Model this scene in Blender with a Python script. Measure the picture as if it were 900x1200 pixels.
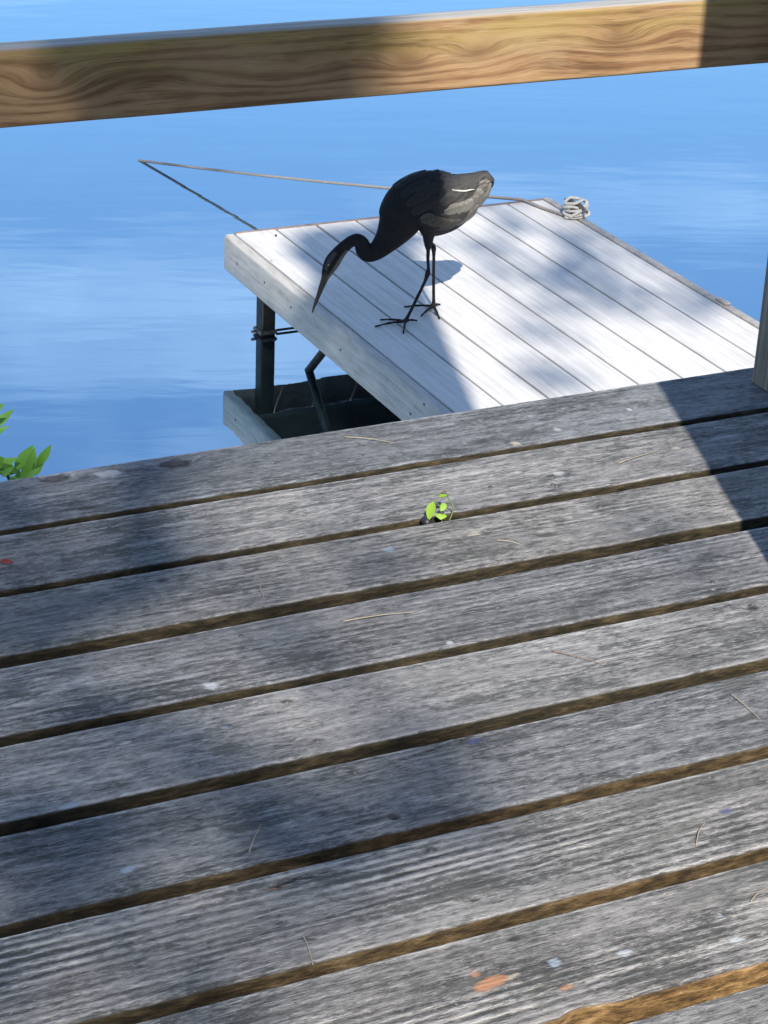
import bpy, bmesh, math, random
import numpy as np
from mathutils import Vector, Matrix, Quaternion, kdtree

random.seed(7); rng = np.random.default_rng(7)
for o in list(bpy.data.objects): bpy.data.objects.remove(o)
scene = bpy.context.scene
COL = scene.collection

# ------------------------------------------------------------------ camera
F_PX, W_PX, H_PX = 2604.85, 900.0, 1200.0
YAW, PIT, ROL = math.radians(26.412), math.radians(25.511), math.radians(2.494)
CAM = np.array([0.0, 0.0, 1.2])
_f = np.array([math.sin(YAW)*math.cos(PIT), math.cos(YAW)*math.cos(PIT), -math.sin(PIT)])
_r = np.array([math.cos(YAW), -math.sin(YAW), 0.0]); _u = np.cross(_r, _f)
RIGHT = math.cos(ROL)*_r + math.sin(ROL)*_u
UP = -math.sin(ROL)*_r + math.cos(ROL)*_u
FWD = _f
cd = bpy.data.cameras.new('camera'); cam = bpy.data.objects.new('camera', cd); COL.objects.link(cam)
cd.sensor_fit = 'VERTICAL'; cd.sensor_height = 36.0; cd.lens = F_PX/H_PX*36.0
cd.clip_start = 0.05; cd.clip_end = 9000.0
mw = Matrix.Identity(4)
for i in range(3):
    mw[i][0] = RIGHT[i]; mw[i][1] = UP[i]; mw[i][2] = -FWD[i]; mw[i][3] = CAM[i]
cam.matrix_world = mw
scene.camera = cam
scene.render.resolution_x, scene.render.resolution_y = 768, 1024

# ------------------------------------------------------------------ sky, sun, exposure
SUN_AZ, SUN_EL = math.radians(18.0), math.radians(43.0)      # azimuth the light travels towards, from +Y to +X
SKY_STRENGTH, SUN_STRENGTH, EXPOSURE = 0.12, 4.6, 0.95
LIGHT = np.array([math.sin(SUN_AZ)*math.cos(SUN_EL), math.cos(SUN_AZ)*math.cos(SUN_EL), -math.sin(SUN_EL)])
world = bpy.data.worlds.new('World'); scene.world = world; world.use_nodes = True
wn, wl = world.node_tree.nodes, world.node_tree.links
wn.clear()
w_out = wn.new('ShaderNodeOutputWorld'); w_bg = wn.new('ShaderNodeBackground')
w_sky = wn.new('ShaderNodeTexSky'); w_sky.sky_type = 'NISHITA'; w_sky.sun_disc = False
w_sky.sun_elevation = SUN_EL; w_sky.sun_rotation = math.pi + SUN_AZ
w_sky.air_density = 1.2; w_sky.dust_density = 0.3; w_sky.ozone_density = 5.0
w_tc = wn.new('ShaderNodeTexCoord'); w_map = wn.new('ShaderNodeMapping')
w_map.inputs['Scale'].default_value = (1.0, 1.0, 3.2); w_map.inputs['Location'].default_value = (0.35, 0.1, 0.0)
w_no = wn.new('ShaderNodeTexNoise'); w_no.inputs['Scale'].default_value = 3.0; w_no.inputs['Detail'].default_value = 6; w_no.inputs['Roughness'].default_value = 0.55
w_rp = wn.new('ShaderNodeMapRange'); w_rp.inputs[1].default_value = 0.50; w_rp.inputs[2].default_value = 0.78; w_rp.inputs[3].default_value = 0.0; w_rp.inputs[4].default_value = 0.55
w_mx = wn.new('ShaderNodeMix'); w_mx.data_type = 'RGBA'
w_mx.inputs[7].default_value = (6.5, 7.6, 9.0, 1)
wl.new(w_tc.outputs['Generated'], w_map.inputs[0]); wl.new(w_map.outputs[0], w_no.inputs['Vector'])
wl.new(w_no.outputs['Fac'], w_rp.inputs[0]); wl.new(w_rp.outputs[0], w_mx.inputs[0])
wl.new(w_sky.outputs[0], w_mx.inputs[6]); wl.new(w_mx.outputs[2], w_bg.inputs[0])
w_bg.inputs[1].default_value = SKY_STRENGTH
wl.new(w_bg.outputs[0], w_out.inputs[0])
sd = bpy.data.lights.new('sun', 'SUN'); sun = bpy.data.objects.new('sun', sd); COL.objects.link(sun)
sd.energy = SUN_STRENGTH; sd.angle = math.radians(0.53); sd.color = (1.0, 0.92, 0.80)
sun.rotation_mode = 'QUATERNION'; sun.rotation_quaternion = Vector(LIGHT).to_track_quat('-Z', 'Y'); sun.location = (-4, -8, 12)
vs = scene.view_settings
vs.view_transform = 'Standard'; vs.look = 'None'; vs.gamma = 1.0; vs.use_curve_mapping = False; vs.exposure = EXPOSURE
scene.render.engine = 'CYCLES'

# ------------------------------------------------------------------ helpers
def ray(p):
    return (p[0]-450)/F_PX*RIGHT - (p[1]-600)/F_PX*UP + FWD
def onz(p, z): d = ray(p); return CAM + d*((z-CAM[2])/d[2])
def ony(p, y): d = ray(p); return CAM + d*((y-CAM[1])/d[1])
def onx(p, x): d = ray(p); return CAM + d*((x-CAM[0])/d[0])

def tag(o, label=None, cat=None, group=None, kind=None):
    if label: o['label'] = label
    if cat: o['category'] = cat
    if group: o['group'] = group
    if kind: o['kind'] = kind
    return o
def empty(name, loc):
    o = bpy.data.objects.new(name, None); COL.objects.link(o); o.location = loc; o.empty_display_size = 0.1
    return o
def mesh_obj(name, verts, faces, mats, parent=None, loc=None, smooth=True, mat_idx=None):
    """verts in world space; the object's origin is set at loc (default: parent's origin)"""
    verts = np.asarray(verts, float)
    base = np.zeros(3)
    if loc is not None: base = np.asarray(loc, float)
    me = bpy.data.meshes.new(name)
    me.from_pydata((verts-base).tolist(), [], faces)
    for m in (mats if isinstance(mats, (list, tuple)) else [mats]): me.materials.append(m)
    if mat_idx is not None: me.polygons.foreach_set('material_index', np.asarray(mat_idx, np.int32))
    me.polygons.foreach_set('use_smooth', np.full(len(me.polygons), smooth))
    me.update()
    o = bpy.data.objects.new(name, me); COL.objects.link(o)
    if parent is not None:
        o.parent = parent; o.location = Vector(base) - parent_world(parent)
    else: o.location = base
    return o
def parent_world(o):
    v = Vector((0, 0, 0))
    while o is not None: v = v + Vector(o.location); o = o.parent
    return v
def attr(me, name, typ, data):
    a = me.attributes.new(name, typ, 'POINT')
    key = {'FLOAT': 'value', 'FLOAT_VECTOR': 'vector', 'FLOAT_COLOR': 'color'}[typ]
    a.data.foreach_set(key, np.ascontiguousarray(data, dtype=np.float32).ravel())

def _h(ix, iy, s):
    n = (ix.astype(np.int64)*374761393 + iy.astype(np.int64)*668265263 + s*1442695041) & 0x7fffffff
    n = ((n ^ (n >> 13))*1274126177) & 0x7fffffff
    return ((n ^ (n >> 16)) & 0xffff)/65535.0
def vnoise(x, y, s=0):
    x = np.asarray(x, float); y = np.asarray(y, float); x, y = np.broadcast_arrays(x, y)
    ix, iy = np.floor(x), np.floor(y); fx, fy = x-ix, y-iy
    fx = fx*fx*(3-2*fx); fy = fy*fy*(3-2*fy)
    a = _h(ix, iy, s)*(1-fx)+_h(ix+1, iy, s)*fx; b = _h(ix, iy+1, s)*(1-fx)+_h(ix+1, iy+1, s)*fx
    return (a*(1-fy)+b*fy)*2-1
def fbm(x, y, s=0, o=4):
    t, a = 0, 1.0
    for k in range(o): t = t+a*vnoise(np.asarray(x)*2**k, np.asarray(y)*2**k, s+k*17); a *= .5
    return t/1.9

def tube(path, rad, n=8, cap=True, twist=0.0):
    """swept tube -> verts, faces"""
    P = np.asarray(path, float); m = len(P); rad = np.broadcast_to(np.asarray(rad, float), (m,))
    T = np.gradient(P, axis=0); T /= np.linalg.norm(T, axis=1)[:, None]+1e-12
    ref = np.array([0, 0, 1.0]) if abs(T[0][2]) < .9 else np.array([1.0, 0, 0])
    V = []; b = np.cross(T[0], ref); b /= np.linalg.norm(b)
    for i in range(m):
        b = b - T[i]*(b@T[i]); b /= np.linalg.norm(b); c = np.cross(T[i], b)
        for k in range(n):
            a = 2*math.pi*k/n+twist*i; V.append(P[i]+rad[i]*(math.cos(a)*b+math.sin(a)*c))
    Fc = [(i*n+k, i*n+(k+1) % n, (i+1)*n+(k+1) % n, (i+1)*n+k) for i in range(m-1) for k in range(n)]
    if cap: Fc += [tuple(range(n))[::-1], tuple(range((m-1)*n, m*n))]
    return np.array(V), Fc
def merge(parts):
    V, Fc, off = [], [], 0
    for v, f in parts:
        V.append(np.asarray(v)); Fc += [tuple(i+off for i in q) for q in f]; off += len(v)
    return np.vstack(V), Fc
def bevel_box(lo, hi, bev=0.004, seg=2):
    lo, hi = np.asarray(lo, float), np.asarray(hi, float)
    bm = bmesh.new(); bmesh.ops.create_cube(bm, size=1.0)
    for v in bm.verts: v.co = Vector([(lo[i]+hi[i])/2+v.co[i]*(hi[i]-lo[i]) for i in range(3)])
    if bev > 0: bmesh.ops.bevel(bm, geom=list(bm.edges), offset=bev, segments=seg, affect='EDGES', profile=.5)
    bm.verts.index_update()
    V = np.array([v.co[:] for v in bm.verts]); Fc = [tuple(v.index for v in f.verts) for f in bm.faces]
    bm.free(); return V, Fc
def smooth_path(pts, n):
    pts = np.asarray(pts, float); m = len(pts); out = []
    t = np.linspace(0, m-1, n)
    for u in t:
        i = min(int(u), m-2); f = u-i
        p0, p1, p2, p3 = pts[max(i-1, 0)], pts[i], pts[i+1], pts[min(i+2, m-1)]
        out.append(.5*((2*p1)+(-p0+p2)*f+(2*p0-5*p1+4*p2-p3)*f*f+(-p0+3*p1-3*p2+p3)*f**3))
    return np.array(out)

# ------------------------------------------------------------------ node helpers
class NT:
    def __init__(s, name):
        s.m = bpy.data.materials.new(name); s.m.use_nodes = True
        s.t = s.m.node_tree; s.n = s.t.nodes; s.l = s.t.links; s.n.clear()
        s.out = s.n.new('ShaderNodeOutputMaterial'); s.b = s.n.new('ShaderNodeBsdfPrincipled')
        s.l.new(s.b.outputs[0], s.out.inputs[0])
    def put(s, sock, v):
        if hasattr(v, 'is_output') or isinstance(v, bpy.types.NodeSocket): s.l.new(v, sock)
        else:
            if isinstance(v, (tuple, list)) and sock.type == 'RGBA' and len(v) == 3: v = (*v, 1)
            sock.default_value = v
    def math(s, op, a, b=0.0, c=None, clamp=False):
        n = s.n.new('ShaderNodeMath'); n.operation = op; n.use_clamp = clamp
        s.put(n.inputs[0], a); s.put(n.inputs[1], b)
        if c is not None: s.put(n.inputs[2], c)
        return n.outputs[0]
    def attr(s, name, out='Fac'):
        n = s.n.new('ShaderNodeAttribute'); n.attribute_name = name; return n.outputs[out]
    def sep(s, v):
        n = s.n.new('ShaderNodeSeparateXYZ'); s.put(n.inputs[0], v); return n.outputs
    def comb(s, x, y, z):
        n = s.n.new('ShaderNodeCombineXYZ'); s.put(n.inputs[0], x); s.put(n.inputs[1], y); s.put(n.inputs[2], z); return n.outputs[0]
    def noise(s, vec, scale=1.0, detail=3.0, rough=.5, dist=0.0):
        n = s.n.new('ShaderNodeTexNoise'); s.put(n.inputs['Vector'], vec); n.inputs['Scale'].default_value = scale
        n.inputs['Detail'].default_value = detail; n.inputs['Roughness'].default_value = rough; n.inputs['Distortion'].default_value = dist
        return n.outputs['Fac']
    def range(s, v, a, b, c=0.0, d=1.0, smooth=False):
        n = s.n.new('ShaderNodeMapRange'); s.put(n.inputs[0], v)
        if smooth: n.interpolation_type = 'SMOOTHSTEP'
        for i, q in enumerate((a, b, c, d)): s.put(n.inputs[i+1], q)
        return n.outputs[0]
    def mix(s, f, a, b, mode='MIX'):
        n = s.n.new('ShaderNodeMix'); n.data_type = 'RGBA'; n.blend_type = mode
        s.put(n.inputs[0], f); s.put(n.inputs[6], a); s.put(n.inputs[7], b); return n.outputs[2]
    def ramp(s, f, stops):
        n = s.n.new('ShaderNodeValToRGB'); s.put(n.inputs[0], f); e = n.color_ramp.elements
        while len(e) < len(stops): e.new(.5)
        for q, (p, c) in zip(e, stops): q.position = p; q.color = (*c, 1)
        return n.outputs[0]
    def bump(s, h, strength=.5, dist=.001, normal=None):
        n = s.n.new('ShaderNodeBump'); s.put(n.inputs['Height'], h); n.inputs['Strength'].default_value = strength; n.inputs['Distance'].default_value = dist
        if normal is not None: s.put(n.inputs['Normal'], normal)
        return n.outputs[0]
    def obj(s):
        n = s.n.new('ShaderNodeTexCoord'); return n.outputs['Object']
    def geo(s):
        n = s.n.new('ShaderNodeNewGeometry'); return n.outputs
    def fin(s, color=None, rough=.7, normal=None, **kw):
        if color is not None: s.put(s.b.inputs['Base Color'], color)
        s.put(s.b.inputs['Roughness'], rough)
        if normal is not None: s.put(s.b.inputs['Normal'], normal)
        for k, v in kw.items(): s.put(s.b.inputs[k.replace('_', ' ')], v)
        return s.m

# ------------------------------------------------------------------ materials
def mat_deck():
    t = NT('weathered_deck_wood')
    x, g, sd = t.sep(t.attr('grain', 'Vector'))
    ring = t.attr('ring'); knot = t.attr('knot'); side = t.attr('side'); spotc = t.attr('spot', 'Color'); spota = t.attr('spot', 'Alpha')
    sk = t.math('MULTIPLY', sd, 7.31)
    def nv(fx, fg, k): return t.comb(t.math('MULTIPLY', x, fx), t.math('MULTIPLY', g, fg), t.math('ADD', sk, k))
    def ctr(v): return t.math('SUBTRACT', v, .5)
    n_big = t.noise(nv(1.5, 9, 0), detail=2)                       # board-scale light and dark
    n_con = t.noise(nv(2.3, 13, 50), detail=2)                     # where the grain stands out
    n_mid = t.noise(nv(13.0, 105, 3.1), detail=4, rough=.66)
    n_fine = t.noise(nv(85, 420, 5.7), detail=3, rough=.7)
    n_flk = t.noise(nv(75, 160, 12.0), detail=3, rough=.75)
    n_blot = t.noise(nv(6.5, 20, 9.2), detail=4, rough=.62)
    n_spk = t.noise(nv(170, 260, 15.0), detail=2, rough=.7)
    warp = t.noise(nv(.9, 9, 18.0), detail=1)
    ph = t.math('MULTIPLY_ADD', g, 600.0, t.math('MULTIPLY', warp, 15.0))
    saw = t.math('MULTIPLY_ADD', t.math('SINE', t.math('ADD', ph, t.math('MULTIPLY', ctr(n_mid), 2.2))), .5, .5)
    con = t.range(n_con, .36, .64, .6, 1.35, True)
    rmask = t.math('MULTIPLY', ring, t.range(n_con, .40, .54, .35, 1.0, True))
    h = t.math('ADD', t.math('MULTIPLY', ctr(n_mid), .95), t.math('MULTIPLY', ctr(n_fine), .85))
    h = t.math('MULTIPLY', h, con)
    h = t.math('ADD', h, t.math('MULTIPLY', ctr(saw), t.math('MULTIPLY', rmask, .42)))
    h2 = t.math('ADD', h, t.math('MULTIPLY', ctr(n_flk), .40))
    v = t.math('ADD', t.math('ADD', h2, t.math('MULTIPLY', ctr(n_big), .62)), .53)
    col = t.ramp(v, [(.14, (.032, .034, .036)), (.34, (.080, .081, .084)), (.52, (.145, .146, .149)), (.70, (.225, .224, .225)), (.90, (.35, .345, .34))])
    # thin drying checks and bleached fibres along the grain
    def lines(fx, fg, k, w, a, b):
        n = t.noise(nv(fx, fg, k), detail=3, rough=.62); m = t.noise(nv(fx*1.7, fg*.22, k+40), detail=1)
        return t.math('MULTIPLY', t.range(t.math('ABSOLUTE', ctr(n)), 0.0, w, 1.0, 0.0, True), t.range(m, a, b, 0.0, 1.0, True))
    d1 = lines(4.0, 62, 31.0, .014, .48, .62); d2 = lines(24.0, 230, 33.0, .036, .42, .60)
    l1 = lines(13.0, 140, 35.0, .026, .44, .60)
    dk = t.math('MAXIMUM', t.math('MULTIPLY', d1, .85), t.math('MULTIPLY', d2, .66))
    col = t.mix(t.math('MULTIPLY', l1, .5), col, (.32, .316, .312))
    col = t.mix(dk, col, (.028, .028, .029))
    # mildew: dark greenish grey patches broken up by the raised grain
    mil = t.math('ADD', t.math('ADD', n_blot, t.math('MULTIPLY', ctr(n_flk), -.38)), t.math('MULTIPLY', h, -.22))
    col = t.mix(t.range(mil, .535, .66, 0, .72, True), col, (.050, .054, .052))
    col = t.mix(t.range(n_spk, .665, .72, 0, .55, True), col, (.055, .055, .055))
    col = t.mix(t.range(n_spk, .34, .29, 0, .35, True), col, (.40, .40, .40))
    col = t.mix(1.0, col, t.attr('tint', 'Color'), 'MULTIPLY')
    kc = t.mix(t.noise(nv(90, 300, 21), detail=2), (.009, .008, .008), (.045, .034, .032))
    col = t.mix(knot, col, kc)
    col = t.mix(spota, col, spotc)
    # damp, mossy, crumbling board sides down in the gaps
    oz = t.sep(t.obj())[2]
    ms = t.noise(t.comb(t.math('MULTIPLY', x, 34), t.math('MULTIPLY', oz, 130), sd), detail=4, rough=.7)
    ml = t.noise(t.comb(t.math('MULTIPLY', x, 5), sd, 3.0), detail=2)
    mm = t.math('ADD', ms, t.math('MULTIPLY', ctr(ml), .45))
    sc = t.ramp(mm, [(.30, (.007, .006, .004)), (.47, (.020, .016, .009)), (.60, (.042, .032, .017)), (.72, (.085, .066, .038)), (.84, (.16, .135, .095))])
    sc = t.mix(t.attr('gold'), sc, t.ramp(mm, [(.30, (.035, .020, .009)), (.45, (.13, .075, .028)), (.58, (.26, .155, .062)), (.72, (.46, .32, .18))]))
    col = t.mix(side, col, sc)
    hh = t.math('SUBTRACT', t.math('ADD', h2, t.math('MULTIPLY', n_spk, .10)), t.math('MULTIPLY', dk, .35))
    nrm = t.bump(t.mix(side, hh, t.math('MULTIPLY', ms, 2.2)), .8, .0026)
    return t.fin(col, t.range(h2, -.3, .3, .92, .74), nrm, Specular_IOR_Level=.25)

def mat_rail():
    t = NT('pressure_treated_pine')
    x, g, z = t.sep(t.attr('grain', 'Vector')); top = t.attr('side')
    def nv(fx, fg, k): return t.comb(t.math('MULTIPLY', x, fx), t.math('MULTIPLY', g, fg), k)
    w = t.noise(nv(3, 40, 2.0), detail=4, rough=.6)
    ph = t.math('MULTIPLY_ADD', g, 430.0, t.math('MULTIPLY', w, 10.0))
    s = t.math('MULTIPLY_ADD', t.math('SINE', ph), .5, .5)
    s = t.math('POWER', s, 1.7)
    f = t.noise(nv(30, 420, 4.0), detail=5, rough=.7); b = t.noise(nv(5, 16, 7.0), detail=4, rough=.6)
    v = t.math('ADD', t.math('MULTIPLY', s, .20), t.math('ADD', t.math('MULTIPLY', f, .36), t.math('MULTIPLY', b, .46)))
    col = t.ramp(v, [(.24, (.36, .245, .14)), (.42, (.29, .18, .095)), (.56, (.205, .115, .058)), (.78, (.095, .048, .024))])
    pat = t.range(t.noise(nv(6, 14, 13.0), detail=4, rough=.6), .52, .68, 0, .55, True)
    col = t.mix(pat, col, (.31, .225, .13))
    # greenish algae film near the upper edge and a grey weathered top
    al = t.math('MULTIPLY', t.range(z, .50, .558, 0, 1, True), t.range(t.noise(nv(4, 20, 17.0), detail=4), .42, .62))
    col = t.mix(t.math('MULTIPLY', al, .6), col, (.30, .25, .070))
    dk = t.range(t.noise(nv(7, 50, 23.0), detail=5, rough=.65), .60, .72, 0, .55, True)
    col = t.mix(dk, col, (.12, .07, .035))
    lnn = t.noise(nv(4, 150, 41.0), detail=4, rough=.6); ln = t.math('MULTIPLY', t.range(t.math('ABSOLUTE', t.math('SUBTRACT', lnn, .5)), 0, .03, 1, 0, True), t.range(b, .42, .58, 0, .6, True))
    col = t.mix(ln, col, (.085, .045, .022))
    ll = t.noise(nv(3, 95, 47.0), detail=3, rough=.6); col = t.mix(t.math('MULTIPLY', t.range(t.math('ABSOLUTE', t.math('SUBTRACT', ll, .5)), 0, .03, 1, 0, True), .28), col, (.40, .29, .175))
    col = t.mix(t.attr('knot'), col, t.mix(f, (.055, .030, .018), (.15, .075, .036)))
    gt = t.ramp(t.noise(nv(6, 260, 30.0), detail=5, rough=.65), [(.3, (.17, .16, .155)), (.7, (.40, .39, .37))])
    col = t.mix(top, col, gt)
    return t.fin(col, .68, t.bump(t.math('ADD', v, f), .35, .0012), Specular_IOR_Level=.3)

def mat_post():
    t = NT('weathered_post_wood')
    o = t.obj(); x, y, z = t.sep(o)
    v = t.comb(t.math('MULTIPLY', x, 150), t.math('MULTIPLY', y, 150), t.math('MULTIPLY', z, 4))
    n = t.noise(v, detail=5, rough=.6); b = t.noise(o, 9, 4)
    k = t.math('ADD', t.math('MULTIPLY', n, .7), t.math('MULTIPLY', b, .3))
    col = t.ramp(k, [(.3, (.085, .072, .058)), (.5, (.19, .165, .135)), (.72, (.33, .29, .24))])
    return t.fin(col, .8, t.bump(n, .7, .002))

def mat_plank():
    t = NT('whitewashed_dock_plank')
    x, y, z = t.sep(t.obj()); oi = t.n.new('ShaderNodeObjectInfo').outputs['Random']
    def nv(fx, fy, k): return t.comb(t.math('MULTIPLY', x, fx), t.math('MULTIPLY', y, fy), t.math('MULTIPLY_ADD', oi, 31.7, k))
    n1 = t.noise(nv(60, 1.6, 0), detail=4, rough=.6); n2 = t.noise(nv(260, 9, 3), detail=3); n3 = t.noise(nv(16, 9, 7), detail=5, rough=.65)
    rib = t.math('MULTIPLY_ADD', t.math('SINE', t.math('MULTIPLY', x, 2*math.pi/.0235)), .5, .5)
    k = t.math('ADD', t.math('MULTIPLY', n1, .5), t.math('ADD', t.math('MULTIPLY', n2, .25), t.math('MULTIPLY', n3, .25)))
    col = t.ramp(k, [(.30, (.32, .31, .305)), (.48, (.455, .445, .435)), (.68, (.58, .57, .555))])
    col = t.mix(t.range(rib, .75, 1.0, 0, .30), col, (.40, .385, .375))
    col = t.mix(t.range(n3, .60, .74, 0, .4, True), col, (.37, .345, .32))
    mk = t.range(t.noise(nv(34, 90, 15), detail=3, dist=1.5), .70, .76, 0, .45, True)
    col = t.mix(mk, col, (.27, .25, .24))
    return t.fin(col, .62, t.bump(t.math('ADD', t.math('MULTIPLY', rib, -.6), n2), .35, .0012), Specular_IOR_Level=.35)

def mat_fascia():
    t = NT('pale_grey_fascia_wood')
    x, y, z = t.sep(t.obj())
    def nv(fy, fz, k): return t.comb(t.math('MULTIPLY', y, fy), t.math('MULTIPLY', z, fz), t.math('MULTIPLY_ADD', x, 60, k))
    n1 = t.noise(nv(5, 70, 0), detail=5, rough=.62, dist=.6); n2 = t.noise(nv(11, 24, 4), detail=5, rough=.65)
    k = t.math('ADD', t.math('MULTIPLY', n1, .6), t.math('MULTIPLY', n2, .4))
    col = t.ramp(k, [(.30, (.20, .19, .178)), (.46, (.35, .335, .315)), (.62, (.44, .425, .40)), (.80, (.52, .505, .48))])
    col = t.mix(t.range(n2, .60, .70, 0, .5, True), col, (.22, .205, .19))
    return t.fin(col, .75, t.bump(n1, .4, .0015), Specular_IOR_Level=.25)

def mat_simple(name, c1, c2, scale=40, rough=.7, bump=.3, bdist=.001, detail=4, **kw):
    t = NT(name); n = t.noise(t.obj(), scale, detail, .6)
    return t.fin(t.mix(t.range(n, .3, .7), c1, c2), rough, t.bump(n, bump, bdist), **kw)

def mat_water():
    t = NT('calm_lake_water')
    o = t.obj(); x, y, z = t.sep(o)
    a = math.radians(-20)
    u = t.math('ADD', t.math('MULTIPLY', x, math.cos(a)), t.math('MULTIPLY', y, math.sin(a)))
    v = t.math('SUBTRACT', t.math('MULTIPLY', y, math.cos(a)), t.math('MULTIPLY', x, math.sin(a)))
    n1 = t.noise(t.comb(t.math('MULTIPLY', u, .8), t.math('MULTIPLY', v, 2.4), 0.0), 1.0, 3, .5)
    n2 = t.noise(t.comb(t.math('MULTIPLY', u, 3.0), t.math('MULTIPLY', v, 11.0), 4.0), 1.0, 3, .5, .4)
    n3 = t.noise(t.comb(t.math('MULTIPLY', u, 9.0), t.math('MULTIPLY', v, 20.0), 9.0), 1.0, 2, .5)
    h = t.math('ADD', t.math('MULTIPLY', n1, .030), t.math('ADD', t.math('MULTIPLY', n2, .0042), t.math('MULTIPLY', n3, .0004)))
    nr = t.bump(h, 1.0, WATER_BUMP)
    t.fin((.004, .008, .010), .3, None, Specular_IOR_Level=0.0)
    gl = t.n.new('ShaderNodeBsdfGlossy'); gl.inputs['Color'].default_value = (.64, .84, 1.0, 1); gl.inputs['Roughness'].default_value = .012; t.put(gl.inputs['Normal'], nr)
    fr = t.n.new('ShaderNodeFresnel'); fr.inputs[0].default_value = WATER_IOR; t.put(fr.inputs['Normal'], nr)
    mx = t.n.new('ShaderNodeMixShader'); t.put(mx.inputs[0], t.range(fr.outputs[0], 0.0, 1.0, .42, 1.0))
    t.l.new(t.b.outputs[0], mx.inputs[1]); t.l.new(gl.outputs[0], mx.inputs[2]); t.l.new(mx.outputs[0], t.out.inputs[0])
    return t.m
WATER_IOR, WATER_BUMP = 3.4, 0.055

def mat_leaf(name, c1, c2, trans=.35):
    t = NT(name)
    oi = t.n.new('ShaderNodeObjectInfo').outputs['Random']; n = t.noise(t.obj(), 60, 3)
    c = t.mix(t.math('MULTIPLY_ADD', oi, .5, t.math('MULTIPLY', n, .5)), c1, c2)
    t.fin(c, .45, None)
    tr = t.n.new('ShaderNodeBsdfTranslucent'); t.put(tr.inputs[0], c)
    mx = t.n.new('ShaderNodeMixShader'); mx.inputs[0].default_value = trans
    t.l.new(t.b.outputs[0], mx.inputs[1]); t.l.new(tr.outputs[0], mx.inputs[2]); t.l.new(mx.outputs[0], t.out.inputs[0])
    return t.m

def mat_attr_color(name, rough=.6, scale=(90, 90, 90), amount=.35, bump=.4, bdist=.0015, spec=.3):
    t = NT(name); x, y, z = t.sep(t.obj())
    n = t.noise(t.comb(t.math('MULTIPLY', x, scale[0]), t.math('MULTIPLY', y, scale[1]), t.math('MULTIPLY', z, scale[2])), 1.0, 4, .6)
    c = t.mix(1.0, t.attr('tone', 'Color'), t.ramp(n, [(.3, (1-amount,)*3), (.7, (1+amount,)*3)]), 'MULTIPLY')
    return t.fin(c, rough, t.bump(n, bump, bdist), Specular_IOR_Level=spec)

M = dict(
    deck=mat_deck(), rail=mat_rail(), post=mat_post(), plank=mat_plank(), fascia=mat_fascia(), water=mat_water(),
    trim=mat_simple('grey_edge_trim', (.20, .185, .175), (.34, .32, .30), 30, .6),
    backtrim=mat_simple('brown_edge_trim', (.10, .075, .065), (.20, .15, .13), 30, .7),
    steel=mat_simple('dull_dark_galvanized_steel', (.016, .014, .013), (.050, .044, .036), 45, .5, .4, .001, 5, Metallic=.35),
    rust=mat_simple('rusty_clamp_steel', (.05, .035, .028), (.20, .17, .15), 90, .6),
    under=mat_simple('dark_underside_timber', (.020, .018, .015), (.055, .048, .038), 25, .9),
    joist=mat_simple('damp_joist_timber', (.05, .038, .026), (.13, .10, .07), 25, .9),
    nail=mat_simple('dull_nail_steel', (.022, .020, .019), (.085, .075, .07), 300, .5),
    rope=mat_simple('bleached_braided_rope', (.11, .10, .098), (.27, .245, .225), 260, .85, .8, .002),
    rope_lit=mat_simple('sunlit_pale_rope', (.30, .28, .25), (.58, .55, .50), 260, .85, .8, .002),  # same rope as the line, with the coil's sunlight put into a lighter colour
    cleat=mat_simple('dark_cast_cleat', (.035, .032, .03), (.10, .09, .085), 90, .5),
    leafnew=mat_leaf('fresh_seedling_leaf', (.17, .33, .022), (.26, .42, .04), .35),
    leafplant=mat_leaf('shore_plant_leaf', (.090, .24, .035), (.20, .40, .070), .35),
    leaftree=mat_leaf('tree_leaf', (.035, .075, .016), (.075, .13, .030), .25),
    stem=mat_simple('green_stem', (.06, .11, .03), (.12, .17, .05), 80, .6),
    bark=mat_simple('grey_brown_bark', (.07, .055, .042), (.19, .155, .12), 14, .9, 1.0, .02, 6),
    needle=mat_simple('dry_straw', (.20, .165, .115), (.34, .29, .21), 200, .7),
    needle2=mat_simple('reddish_dry_straw', (.13, .085, .055), (.22, .15, .10), 200, .7),
    red=mat_simple('dark_red_leaf', (.10, .012, .010), (.22, .03, .02), 200, .6),
    black=mat_simple('black_seed_pod', (.006, .006, .008), (.02, .018, .018), 200, .5),
    brownbud=mat_simple('brown_withered_bud', (.05, .038, .025), (.12, .09, .06), 200, .8),
    timber=mat_simple('round_timber', (.14, .115, .09), (.26, .22, .175), 12, .9, .8, .01, 6),
    soil=mat_simple('grassy_bank', (.035, .055, .016), (.09, .095, .04), 3, .95, 1.0, .03, 8),
    plumage=mat_attr_color('heron_plumage', .7, (120, 120, 40), .35, spec=.15),
    feather=mat_attr_color('heron_feather', .6, (260, 260, 60), .28, spec=.18),
    eye=mat_simple('amber_eye', (.16, .11, .015), (.24, .17, .03), 300, .2),
)

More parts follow.
